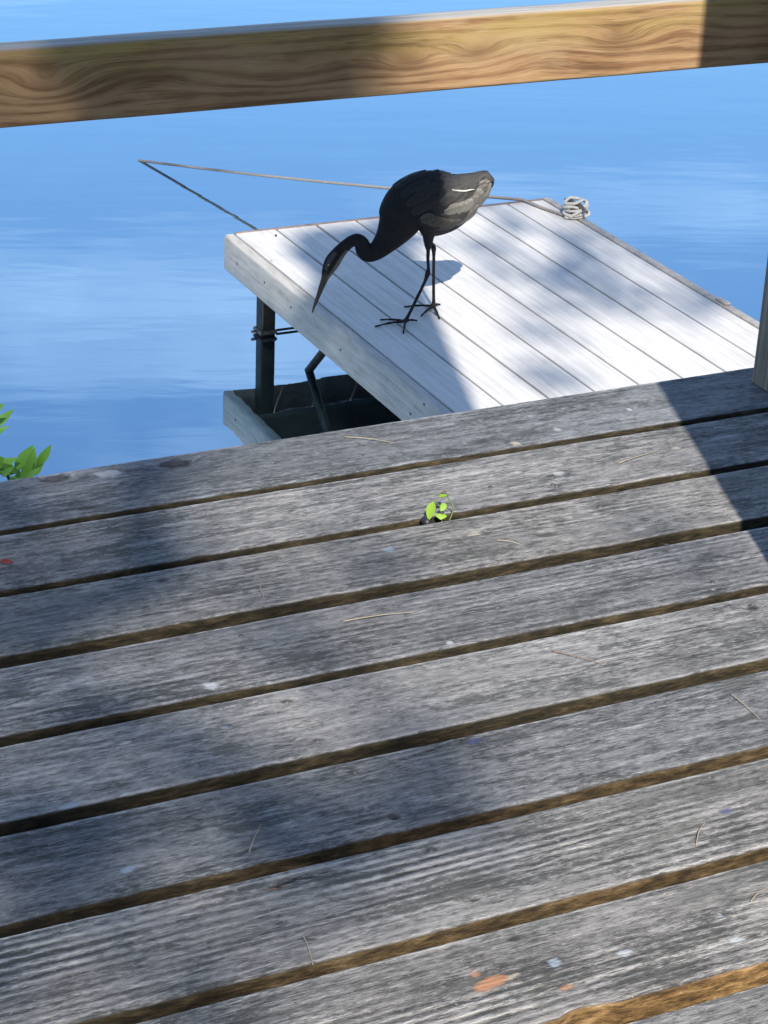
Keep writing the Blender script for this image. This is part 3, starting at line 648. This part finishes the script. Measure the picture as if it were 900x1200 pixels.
# ------------------------------------------------------------------ heron
def make_heron():
    foot_n, foot_f = onz((475, 380), Z_DOCK), onz((508, 362), Z_DOCK)
    w = (foot_n+foot_f)/2
    ang = YAW - math.radians(15)                      # the bird stands a little turned away tail-first
    nrm = np.array([math.sin(ang), math.cos(ang), 0.0]); lat = np.array([math.cos(ang), -math.sin(ang), 0.0]); up = np.array([0, 0, 1.0])
    def zp(x, y): return (340+x/3.4615, 180+y/3.4615)
    def onp(p):
        d = ray(p); t = ((w-CAM)@nrm)/(d@nrm); return CAM+d*t
    def hwm(p, hw):
        P = onp(p); return hw/3.4615*((P-CAM)@FWD)/F_PX
    SL, DK, BK, BILL, LEG, WH = (.016, .0165, .019), (.0075, .0075, .009), (.004, .004, .005), (.055, .041, .032), (.016, .014, .014), (.26, .25, .24)
    # zoomed outline stations: x, y, half height, depth ratio, colour
    ST = [(826, 116, 6, 1.2, SL), (812, 118, 26, .85, SL), (790, 122, 37, .85, SL), (760, 138, 52, .80, SL), (725, 158, 76, .74, SL), (690, 178, 100, .70, SL), (640, 195, 124, .67, SL), (585, 205, 134, .66, SL),
          (530, 208, 132, .66, SL), (485, 222, 122, .66, DK), (455, 250, 104, .66, DK), (436, 288, 86, .68, DK), (412, 326, 68, .72, DK), (385, 360, 52, .78, DK), (352, 392, 40, .85, DK), (318, 405, 36, .9, DK),
          (298, 390, 33, .9, DK), (291, 366, 31, .9, DK), (272, 350, 27, .9, DK), (248, 356, 24, .9, DK), (222, 376, 25, .85, DK), (196, 404, 29, .72, BK), (172, 438, 33, .62, BK), (153, 476, 26, .60, BK),
          (142, 504, 16.5, .58, BILL), (128, 540, 12.5, .55, BILL), (108, 594, 8.5, .5, BILL), (92, 636, 5, .5, BILL), (84, 658, 1.6, .6, BILL)]
    S = np.array([(a, b, c, d) for a, b, c, d, _ in ST], float); m = 120
    Q = smooth_path(S, m); idx = np.linspace(0, len(ST)-1, m)
    cen, hw, dep, colr = [], [], [], []
    for q, u in zip(Q, idx):
        p = zp(q[0], q[1]); cen.append(onp(p)); h = hwm(p, max(q[2], 1.2)); hw.append(h); dep.append(h*q[3])
        i = min(int(u), len(ST)-2); f = u-i; colr.append(np.array(ST[i][4])*(1-f)+np.array(ST[i+1][4])*f)
    cen, hw, dep, colr = map(np.array, (cen, hw, dep, colr))
    T = np.gradient(cen, axis=0); T -= np.outer(T@nrm, nrm); T /= np.linalg.norm(T, axis=1)[:, None]
    B = np.cross(nrm, T); B *= np.sign(B[5]@up)                                        # in-plane normal (continuous)
    for i in range(1, m):
        if B[i]@B[i-1] < 0: B[i] = -B[i]
    n = 28
    def surf(i, ph, sc=1.0):   # i float station, ph angle (0 = top, 90deg = near side)
        a = int(np.clip(i, 0, m-2)); f = i-a
        L = lambda A: A[a]*(1-f)+A[a+1]*f
        return L(cen)+sc*(L(hw)*math.cos(ph)*L(B)-L(dep)*math.sin(ph)*nrm)
    src, tone = [], []
    def add(v, f, c): src.append((v, f)); tone.append(np.broadcast_to(np.asarray(c), (len(v), 3)))
    V = np.array([surf(i, 2*math.pi*k/n) for i in range(m) for k in range(n)])
    Fc = [(i*n+k, i*n+(k+1) % n, (i+1)*n+(k+1) % n, (i+1)*n+k) for i in range(m-1) for k in range(n)]+[tuple(range(n))[::-1], tuple(range((m-1)*n, m*n))]
    cv = np.repeat(colr, n, 0).copy()
    # pale cheek and throat along the underside of the head, pale stripe down the foreneck
    ph = np.tile(2*math.pi*np.arange(n)/n, m); un = np.repeat(np.linspace(0, 1, m), n)
    head = (un > 20.2/28) & (un < 24.4/28)
    cv[head & (np.cos(ph) < -.25)] = (.085, .08, .075)
    cv[head & (np.cos(ph) > .25) & (np.abs(np.sin(ph)) > .45) & (un > 21/28) & (un < 23/28)] = (.028, .030, .036)
    neck = (un > 11.5/28) & (un < 15/28); cv[neck & (np.cos(ph) < -.85)] = (.035, .028, .024)
    src.append((V, Fc)); tone.append(cv)
    # thighs and legs
    sh = nrm
    def leg(hip_zp, hock_zp, foot, off_hip, kn):
        hip = onp(zp(*hip_zp))+off_hip*sh; d1 = onp(zp(*hock_zp)); off = off_hip*.5+((foot-w)@nrm)*.5
        hock = onp(zp(*hock_zp))+off*sh
        add(*tube(smooth_path([hip+up*.07+lat*.01, hip+up*.03, hip*.75+hock*.25], 10), np.linspace(.036, .0075, 10), 12), (.020, .018, .017))
        pth = smooth_path([hip+up*.02, hip*.5+hock*.5, hock, hock*.5+foot*.5, foot+up*.010], 41)
        rr = np.full(41, .0050); t = np.linspace(0, 1, 41); rr = rr+.0034*np.exp(-((t-.49)/.05)**2)+.003*np.exp(-((t-1)/.05)**2)+.0025*np.exp(-(t/.2)**2)
        add(*tube(pth, rr, 10), LEG)
        return hock
    leg((553, 345), (543, 472), foot_n, -.022, 0); leg((572, 345), (597, 404), foot_f, .026, 0)
    def toe(foot, tip_px, mid=None, r=.0040):
        tip = onz(tip_px, Z_DOCK); tip[2] = Z_DOCK+.0022
        a = foot+up*.009; d = tip-a
        p = smooth_path([a, a+d*.35+up*.004, a+d*.7+up*.0035, tip+up*.001], 14)
        p[:, 2] = np.maximum(p[:, 2], Z_DOCK+.0032)
        add(*tube(p, np.linspace(r, .0022, 14)+.0009*np.abs(np.sin(np.linspace(0, 9, 14))), 8), LEG)
    for tp in ((439, 384), (445, 376), (472.5, 392), (489, 377)): toe(foot_n, tp)
    for tp in ((473, 361), (515, 375), (516, 358), (493, 372)): toe(foot_f, tp)
    Vm, Fm = merge(src); Tm = np.vstack(tone)
    me = bpy.data.meshes.new('tmp'); me.from_pydata(Vm.tolist(), [], Fm); me.update()
    tmp = bpy.data.objects.new('tmp', me); COL.objects.link(tmp)
    bm = bmesh.new(); bm.from_mesh(me); bmesh.ops.recalc_face_normals(bm, faces=bm.faces); bm.to_mesh(me); bm.free()
    md = tmp.modifiers.new('r', 'REMESH'); md.mode = 'VOXEL'; md.voxel_size = .0027
    dg = bpy.context.evaluated_depsgraph_get(); ev = tmp.evaluated_get(dg); em = bpy.data.meshes.new_from_object(ev)
    bpy.data.objects.remove(tmp)
    co = np.empty(len(em.vertices)*3); em.vertices.foreach_get('co', co); co = co.reshape(-1, 3)
    kd = kdtree.KDTree(len(Vm))
    for i, p in enumerate(Vm): kd.insert(p, i)
    kd.balance()
    tn = np.ones((len(co), 4))
    for i, p in enumerate(co):
        hit = kd.find_n(p, 3); wts = [1/(h[2]+1e-4) for h in hit]; s = sum(wts)
        tn[i, :3] = sum(Tm[h[1]]*q for h, q in zip(hit, wts))/s
    base = np.array([w[0], w[1], Z_DOCK])
    root = empty('heron', base); tag(root, 'dark slate heron stooping with its bill over the edge of the pale dock', 'bird')
    em.vertices.foreach_set('co', (co-base).ravel()); em.materials.clear(); em.materials.append(M['plumage'])
    em.polygons.foreach_set('use_smooth', np.ones(len(em.polygons), bool)); attr(em, 'tone', 'FLOAT_COLOR', tn); em.update()
    body = bpy.data.objects.new('body', em); COL.objects.link(body); body.parent = root
    # eye
    for s in (1, -1):
        u0 = 22.35/28*(m-1); c = surf(u0, s*math.radians(62), .99); bm = bmesh.new(); bmesh.ops.create_uvsphere(bm, u_segments=10, v_segments=6, radius=.0034)
        v = np.array([q.co[:] for q in bm.verts])+c; bm.verts.index_update(); f = [tuple(q.index for q in fc.verts) for fc in bm.faces]; bm.free(); mesh_obj('eye', v, f, M['eye'], root, loc=c)
    # feathers: shingled over both wings, each a curved blade that follows the body
    def feather(i0, p0, i1, p1, width, col, lift=.006, name='feather', off=0.0):
        nl, nw = 11, 5; V = []
        for a in range(nl):
            t = a/(nl-1); ii = i0+(i1-i0)*t; pp = p0+(p1-p0)*t
            wd = width*(math.sin(math.pi*min(1, .10+.90*t**.85))**.6 if t < .999 else .12)*(.65+.5*t)
            for b in range(nw):
                s = (b/(nw-1)-.5)*2
                base_p = surf(ii, pp); nr = base_p-surf(ii, pp, .5); nr /= np.linalg.norm(nr)
                dn = surf(ii, pp+.02)-base_p; dn /= np.linalg.norm(dn)+1e-9
                V.append(base_p+dn*s*wd+nr*(.0022+off+lift*t**1.3-.0028*s*s))
        V = np.array(V); V2 = np.vstack([V, V-nrm*0-np.array([0, 0, .0008])])
        Fc = [(a*nw+b, a*nw+b+1, (a+1)*nw+b+1, (a+1)*nw+b) for a in range(nl-1) for b in range(nw-1)]
        o = mesh_obj(name, V, Fc, M['feather'], root, loc=tuple(V[0]))
        cc = np.ones((len(V), 4)); sh_ = np.tile(np.abs(np.linspace(-1, 1, nw)), nl); ed = np.repeat(np.linspace(0, 1, nl), nw)
        k = 1+.35*np.clip(np.maximum(sh_*.7, ed)-.75, 0, 1)*3-.3*(sh_ < .05)
        cc[:, :3] = np.clip(np.array(col)[None, :]*k[:, None], 0, 1); attr(o.data, 'tone', 'FLOAT_COLOR', cc)
        return o
    def iu(x): return float(np.interp(-x, [-q[0] for q in ST[:11]], np.arange(11)))/28*(m-1)   # zoom x -> station index
    G1, G2, G3, PALE_ = (.014, .014, .0155), (.042, .041, .040), (.115, .11, .10), (.30, .29, .27)
    for s in (1, -1):
        for r in range(9):
            x0 = 480+r*30
            for k in range(5):
                ph0 = math.radians(18+k*24+(r % 2)*12+random.uniform(-4, 4))
                L = 70+r*6
                c = G1 if r < 3 else (G2 if r < 6 else G2)
                if r >= 5 and k >= 3: c = G3
                c = tuple(np.array(c)*random.uniform(.8, 1.2))
                feather(iu(x0), s*ph0, iu(min(x0+L, 805)), s*(ph0-math.radians(6)), .017+.0012*r, c, .005+.0006*r)
        for k in range(6):     # long flight feathers gathered over the tail
            feather(iu(585+k*8), s*math.radians(28+k*13), iu(806-k*9), s*math.radians(18+k*9), .017, tuple(np.array(G2)*random.uniform(.7, 1.1)), .010, 'flight_feather', .003)
        for k in range(5):     # paler loose feathers on the flank
            feather(iu(600+k*26), s*math.radians(92+k*3), iu(672+k*24), s*math.radians(88+k*2), .019, tuple(np.array(G3)*random.uniform(.85, 1.25)), .011, 'flank_feather', .004)
        for k in range(4):     # brownish shoulder patch
            feather(iu(500+k*22), s*math.radians(104+k*4), iu(565+k*22), s*math.radians(98+k*4), .020, (.048, .043, .037), .008, 'shoulder_feather', .003)
        feather(iu(650), s*math.radians(56), iu(742), s*math.radians(72), .0032, (.50, .49, .46), .017, 'white_feather', .006)
    for k in range(5):         # square tail
        feather(iu(735), math.radians(-40+20*k), iu(826), math.radians(-34+17*k), .018, tuple(np.array(G2)*random.uniform(.8, 1.1)), .006, 'tail_feather', .001)
make_heron()

# ------------------------------------------------------------------ leaves and small plants
def leaf_mesh(base, direc, normal, length, width, curl=.15, nl=6):
    d = np.asarray(direc, float); d /= np.linalg.norm(d); nn = np.asarray(normal, float); nn = nn-d*(nn@d); nn /= np.linalg.norm(nn); s = np.cross(d, nn)
    V = []
    for a in range(nl+1):
        t = a/nl; wd = width*.5*math.sin(math.pi*min(.985, max(.03, t**.8)))**.8
        c = np.asarray(base)+d*length*t-nn*curl*length*t*t
        V += [c-s*wd+nn*wd*.25, c, c+s*wd+nn*wd*.25]
    Fc = []
    for a in range(nl):
        for b in (0, 1): Fc.append((a*3+b, a*3+b+1, (a+1)*3+b+1, (a+1)*3+b))
    return np.array(V), Fc
def make_seedling():
    b = onz((521, 609), 0.0); b[1] = (2.2195+2.2030)/2; b[2] = -.03
    root = empty('seedling', b); tag(root, 'tiny bright green seedling sprouting from a gap between deck boards', 'plant')
    def at(p, y, nudge=0): return ony(p, y)
    yg = b[1]
    st = smooth_path([b, at((531, 598), yg), at((528, 588), yg+.004), at((521, 580), yg+.008), at((507, 579), yg+.012)], 20)
    v, f = tube(st, np.linspace(.0011, .0006, 20), 6); mesh_obj('stem', v, f, M['stem'], root, loc=b)
    st = smooth_path([b, at((518, 602), yg-.002), at((516, 594), yg-.002), at((510, 588), yg)], 14)
    v, f = tube(st, np.linspace(.0011, .0007, 14), 6); mesh_obj('stem', v, f, M['stem'], root, loc=b)
    tocam = (CAM-b)/np.linalg.norm(CAM-b)
    for p0, p1, L, wd, sd in (((508, 588), (502, 608), .019, .0125, (-.5, 0, .2)), ((517, 602), (516, 616), .0145, .0145, (.1, 0, .1)), ((522, 590), (517, 598), .011, .0085, (.3, 0, .4)), ((514, 582), (523, 580), .009, .005, (0, 0, 1.2))):
        a, c = at(p0, yg-.001), at(p1, yg-.006); c[2] = max(c[2], .002)
        v, f = leaf_mesh(a, c-a, tocam+np.array(sd), np.linalg.norm(c-a)*1.08, wd, .10); mesh_obj('leaf', v, f, M['leafnew'], root, loc=a)
    c = at((520, 577), yg+.009); v, f = tube(smooth_path([c-[.004, 0, 0], c, c+[.0035, 0, .002]], 8), [.0006, .0014, .002, .0024, .0024, .002, .0014, .0006], 7); mesh_obj('withered_bud', v, f, M['brownbud'], root, loc=c)
    # dark seed pod wedged in the gap beside it
    c = onz((496, 609), -.002); c[1] = yg; c[2] = -.001
    bm = bmesh.new(); bmesh.ops.create_icosphere(bm, subdivisions=3, radius=1)
    V = np.array([q.co[:] for q in bm.verts]); bm.verts.index_update(); Fc = [tuple(q.index for q in fc.verts) for fc in bm.faces]; bm.free()
    V = V*(1+.12*fbm(V[:, 0]*2+5, V[:, 1]*2+V[:, 2], 3, 2))[:, None]*np.array([.0062, .0085, .0065])+c
    tag(mesh_obj('seed_pod', V, Fc, M['black'], loc=c), 'small black seed pod wedged in the gap beside the seedling', 'seed pod')
make_seedling()
def make_shore_plant():
    b = np.array([.52, 2.74, Z_WATER-.12]); root = empty('shore_plant', b); tag(root, 'leafy green plant rising from the water past the deck edge', 'plant')
    tips = [((26, 556), 2.60), ((8, 552), 2.62), ((-10, 500), 2.66), ((-8, 545), 2.58), ((-25, 470), 2.7), ((-40, 540), 2.66)]
    for k, (p, y) in enumerate(tips):
        t = ony(p, y); st = smooth_path([b+[.02*math.cos(k*2), .02*math.sin(k*2), 0], b*.5+t*.5+[-.05*(1-.2*k), .05, .1], t+[-.012, .012, -.10], t], 24)
        v, f = tube(st, np.linspace(.006, .0016, 24), 6); mesh_obj('stem', v, f, M['stem'], root, loc=b)
        for j in range(16):
            u = 23-j*.9; q = st[int(max(0, u))]
            a = j*2.4+k; dr = np.array([math.cos(a), math.sin(a)*.6, .45+.4*random.random()]); L = random.uniform(.024, .042)
            v, f = leaf_mesh(q, dr, (-.25*dr[0]-.2, -.5, .8), L, L*random.uniform(.26, .36), .12); mesh_obj('leaf', v, f, M['leafplant'], root, loc=q)
    tocam = np.array([-.3, -.75, .55])
    for a, c, y in (((18, 550), (36, 525), 2.58), ((33, 556), (40, 529), 2.57), ((44, 545), (58, 525), 2.57), ((40, 557), (50, 535), 2.58), ((10, 548), (-6, 535), 2.58), ((20, 554), (4, 545), 2.57), ((25, 560), (38, 540), 2.56), ((2, 558), (14, 548), 2.56), ((-8, 486), (3, 474), 2.64), ((-8, 512), (3, 504), 2.62), ((30, 560), (44, 550), 2.555)):
        A, Cc = ony(a, y), ony(c, y-.012); L = np.linalg.norm(Cc-A)*1.1
        v, f = leaf_mesh(A, Cc-A, tocam+rng.uniform(-.3, .3, 3), L, L*.34, .08); mesh_obj('leaf', v, f, M['leafplant'], root, loc=A)
make_shore_plant()
NEED = [
    ((725, 542), (770, 528), 1, 'pale dry needle on the board just left of the dark pole shadow near the post'),
    ((582, 632), (610, 637), 1, 'short pale needle on the board just past the green seedling'),
    ((647, 762), (705, 777), 0, 'single reddish brown dry needle lying on a grey deck board'),
    ((305, 685), (310, 702), 1, 'tiny pale needle lying across the grain of a light grey board, far from any mark'),
    ((856, 812), (890, 841), 1, 'straight pale needle lying slantwise beside a dark mildew patch'),
    ((292, 997), (305, 967), 1, 'fine pale needle across the smooth board with the blue-white dropping'),
    ((355, 1095), (367, 1130), 1, 'pale needle crossing the strongly ridged board beside a mossy gap'),
    ((404, 511), (462, 518), 1, 'long pale needle on the outermost board beside the water'),
    ((402, 727), (490, 716), 1, 'longest pale needle, lying along the grain of a deck board'),
    ((816, 990), (828, 961), 1, 'pale curved needle beside the blue paint spot on the ridged board'),
    ((880, 1055), (900, 1040), 1, 'pale curved needle on the board with the golden crumbling edge')]
for a, c, pale, lab in NEED:
    A, B_ = onz(a, .003), onz(c, .003); mid = (A+B_)/2+np.array([rng.uniform(-.002, .002), rng.uniform(-.002, .002), .0012])
    A[2] = B_[2] = .0018
    v, f = tube(smooth_path([A, mid, B_], 10), np.linspace(.0007, .00035, 10), 6)
    o = mesh_obj('dry_needle', v, f, M['needle'] if pale else M['needle2'], loc=A)
    tag(o, lab, 'pine needle', 'dry needles on the deck')
a = onz((2, 660), .003)
v, f = leaf_mesh(a+[-.002, 0, .002], (1, -.25, .05), (0, -.3, 1), .016, .009, .2); v2 = v.copy()
tag(mesh_obj('leaf_fragment', v, f, M['red'], loc=a), 'tiny dark red leaf fragment on the deck board', 'leaf')

# ------------------------------------------------------------------ round timber and tree behind the camera, whose shade falls on the scene
def make_timber():
    R = .122; nl = np.array([-math.cos(SUN_AZ), math.sin(SUN_AZ)]); yl = 1.52; xl = 1.60-math.tan(SUN_AZ)*(2.28-yl)
    c = np.array([xl, yl])-nl*R
    zs = np.linspace(.0015, 3.6, 60); n = 32; V = []
    for z in zs:
        for k in range(n):
            a = 2*math.pi*k/n; r = R*(1-.012*z/3.6)+.0015*math.sin(a*5+z*2); V.append((c[0]+r*math.cos(a), c[1]+r*math.sin(a), z))
    V.append((c[0], c[1], 3.66)); Fc = [(i*n+k, i*n+(k+1) % n, (i+1)*n+(k+1) % n, (i+1)*n+k) for i in range(59) for k in range(n)]+[tuple(range(n))[::-1]]+[(59*n+k, 59*n+(k+1) % n, 60*n) for k in range(n)]
    root = empty('timber_pole', (c[0], c[1], 0)); tag(root, 'tall round timber pole standing on the deck beside the railing post', 'pole')
    mesh_obj('shaft', V, Fc, M['timber'], root, loc=(c[0], c[1], 0))
    for z in (.06, 3.3):
        v, f = tube([(c[0], c[1], z), (c[0], c[1], z+.04)], R+.004, 32); mesh_obj('band', v, f, M['rust'], root, loc=(c[0], c[1], z))
make_timber()
def make_tree():
    base = np.array([-6.2, -6.0, -.25]); root = empty('tree', base); tag(root, 'broad leafy tree on the bank behind the deck', 'tree')
    # branches
    parts = [tube(smooth_path([base+[0, 0, -.2], base+[.05, .1, 1.5], base+[.3, .3, 3.4], base+[.6, .7, 5.2]], 24), np.linspace(.27, .15, 24), 14)]
    topp = base+np.array([.6, .7, 5.2])
    ends = [(-1.2, -5.0, 6.9), (-.2, -2.6, 6.2), (.9, -1.2, 6.0), (-2.6, -6.0, 7.6), (-3.8, -8.0, 7.4), (-2.2, -8.6, 7.8), (-.4, -6.4, 7.6), (-4.8, -6.2, 6.6), (-1.8, -3.6, 6.0), (-3.2, -1.2, 6.2), (-2.6, 1.0, 6.8), (1.4, -4.4, 7.0), (3.4, -3.6, 6.6), (3.0, -1.0, 7.2), (0, -.6, 8.2), (-5.2, -3.2, 5.8)]
    L3 = -LIGHT
    def lands_in_view(p):
        for z in (0.0, .5, Z_DOCK, Z_DOCK+.4):
            t = (p[2]-z)/L3[2]; q = p-L3*t
            if z >= 0 and .1 < q[0] < 2.2 and .9 < q[1] < 2.9: return True
            if z < 0 and 2.2 < q[0] < 4.2 and 3.0 < q[1] < 7.0: return True
        return False
    for e in ends:
        e = np.array(e)
        for tries in range(80):
            s = topp-[0, 0, random.uniform(0, 1.4)]; off = rng.normal(size=3)*np.array([1.2, 1.2, .8])*(tries/30); off2 = off*.6
            pth = smooth_path([s, s*.6+e*.4+[0, 0, .5]+off, s*.25+e*.75+[0, 0, .35]+off2, e], 30)
            if not any(lands_in_view(q) for q in pth): parts.append(tube(pth, np.linspace(.10, .018, 30), 8)); break
    v, f = merge(parts); mesh_obj('trunk', v, f, M['bark'], root, loc=base)
    P, Sz = [], []
    # leaf sprays; the ones listed shade the places that lie in shade in the photograph: point, radius (m), leaves
    L3 = -LIGHT
    def shade(pt, rad, cnt, d0=7.5, d1=10.5, asp=1.0, ang=0.0):
        a1 = np.cross(L3, [0, 0, 1.0]); a1 /= np.linalg.norm(a1); a2 = np.cross(L3, a1)
        for _ in range(cnt):
            r = rad*math.sqrt(random.random()); t = random.uniform(0, 2*math.pi)
            P.append(np.asarray(pt)+L3*random.uniform(d0, d1)+a1*r*math.cos(t)*asp+a2*r*math.sin(t)); Sz.append(random.uniform(.05, .085))
    for p, z, rad, cnt in SHADE:
        dd = (11.0, 14.5) if z == 0.0 else ((8.0, 11.0) if z == 'rail' else ((13.0, 17.0) if p[0] > 560 else (8.0, 12.0)))
        shade(onz(p, z) if z != 'rail' else ony(p, YR), rad, cnt, *dd)
    lobes = [((-1.2, -5.0, 7.0), 1.5), ((-.2, -2.6, 6.6), 1.2), ((-2.6, -6.0, 7.9), 1.7), ((-3.8, -8.0, 7.8), 1.7), ((-2.2, -8.6, 8.0), 1.6), ((-.4, -6.4, 7.8), 1.4), ((-4.8, -6.2, 6.8), 1.5), ((-3, -7, 9.2), 1.5), ((-1.8, -3.6, 6.4), 1.0), ((-3.4, -1.0, 6.6), 1.7), ((-2.6, 1.2, 7.2), 1.4), ((1.6, -4.4, 7.4), 1.6), ((3.6, -3.6, 7.0), 1.7), ((3.2, -.8, 7.6), 1.3), ((0, -.4, 8.6), 1.6), ((-5.4, -3.0, 6.2), 1.7)]  # outer overhead lobes added to cut the sky light reaching the deck
    for c, r in lobes:
        for _ in range(int(900*r)):
            d = rng.normal(size=3); d /= np.linalg.norm(d); p = np.array(c)+d*r*random.random()**.4*np.array([1, 1, .75])
            if not lands_in_view(p): P.append(p); Sz.append(random.uniform(.06, .11))
    V, Fc = [], []
    for p, s in zip(P, Sz):
        d = rng.normal(size=3); d /= np.linalg.norm(d); nn = rng.normal(size=3)*.6+np.array([0, 0, 1.0]); nn -= d*(nn@d); nn /= np.linalg.norm(nn); q = np.cross(d, nn); k = len(V)
        V += [p-d*s, p-d*.2*s+q*.42*s, p+d*s, p-d*.2*s-q*.42*s, p+d*.45*s+q*.3*s, p+d*.45*s-q*.3*s]
        Fc.append((k, k+1, k+4, k+2, k+5, k+3))
    o = mesh_obj('crown', V, Fc, M['leaftree'], root, loc=(-2, -6, 7)); o['kind'] = 'stuff'
SHADE = [
    ((0, 590), 0.0, .26, 80), ((80, 660), 0.0, .18, 20), ((20, 1050), 0.0, .26, 75), ((170, 1000), 0.0, .16, 18), ((60, 850), 0.0, .2, 24), ((350, 900), 0.0, .2, 14), ((300, 600), 0.0, .2, 10), ((560, 920), 0.0, .09, 8), ((430, 960), 0.0, .08, 6), ((760, 620), 0.0, .08, 4),
    ((210, 95), 'rail', .16, 150), ((320, 90), 'rail', .13, 60), ((420, 80), 'rail', .09, 8), ((30, 120), 'rail', .10, 22),
    ((640, 280), Z_DOCK, .34, 75), ((730, 320), Z_DOCK, .28, 48), ((640, 350), Z_DOCK, .20, 30), ((650, 420), Z_DOCK, .16, 18), ((800, 350), Z_DOCK, .14, 16),
    ((420, 300), Z_DOCK, .20, 90), ((400, 350), Z_DOCK, .13, 50), ((450, 280), Z_DOCK, .15, 50), ((440, 400), Z_DOCK, .13, 50), ((490, 440), Z_DOCK, .10, 30), ((380, 285), Z_DOCK, .09, 22), ((400, 330), Z_DOCK+.2, .16, 60)]
make_tree()

def make_sky_block_trees():
    # unseen belt of trees added further back to block sky light, clear of the sun
    V, Fc = [], []
    for _ in range(5200):
        d = rng.normal(size=3); d /= np.linalg.norm(d); q = d*random.random()**.33*np.array([2.5, 2.0, 3.0])
        q = q*(1+.25*math.sin(3*math.atan2(d[1], d[0])+2*d[2])); p = q+np.array([0, 0, 4.6]); s = random.uniform(.12, .24)
        a = rng.normal(size=3); a /= np.linalg.norm(a); n_ = rng.normal(size=3)*.6+np.array([0, 0, 1.0]); n_ -= a*(n_@a); n_ /= np.linalg.norm(n_); b = np.cross(a, n_); k = len(V)
        V += [p-a*s, p+b*.5*s, p+a*s, p-b*.5*s]; Fc.append((k, k+1, k+2, k+3))
    tv, tf = merge([tube(smooth_path([(0, 0, -.4), (.1, 0, 1.5), (0, .1, 3.2), (.1, .1, 5.5)], 16), np.linspace(.22, .06, 16), 10)]+
                   [tube(smooth_path([(0, 0, 2.2+.5*k), (.6*math.cos(k*2.1), .6*math.sin(k*2.1), 3.2+.5*k), (1.5*math.cos(k*2.1), 1.5*math.sin(k*2.1), 4.0+.5*k)], 8), np.linspace(.07, .015, 8), 6) for k in range(5)])
    first = None
    for i, (x, y, sc, rz) in enumerate(((-13, -9.5, 1.0, 0), (-9, -12, 1.1, 1), (-4.5, -13, 1.05, 2.2), (0, -13.4, 1.0, 3), (4.5, -12.6, 1.1, 4), (8.6, -11, 1.0, 5), (12.4, -8, 1.0, .5), (-15.5, -4.5, 1.0, 2.8))):
        z = float(np.interp(y, [-60, -6, -3.2, -1.0], [.6, -.25, -.55, -1.35]))
        root = empty('sky_block_tree', (x, y, z)); tag(root, 'bushy tree added unseen behind the deck to block sky light', 'tree', 'unseen trees added to block sky light'); root.rotation_euler = (0, 0, rz); root.scale = (sc,)*3
        if first is None:
            a = mesh_obj('crown', V, Fc, M['leaftree']); a['kind'] = 'stuff'; b = mesh_obj('trunk', tv, tf, M['bark']); first = (a, b); a.parent = root; b.parent = root
        else:
            for o in first: c = o.copy(); COL.objects.link(c); c.parent = root
make_sky_block_trees()
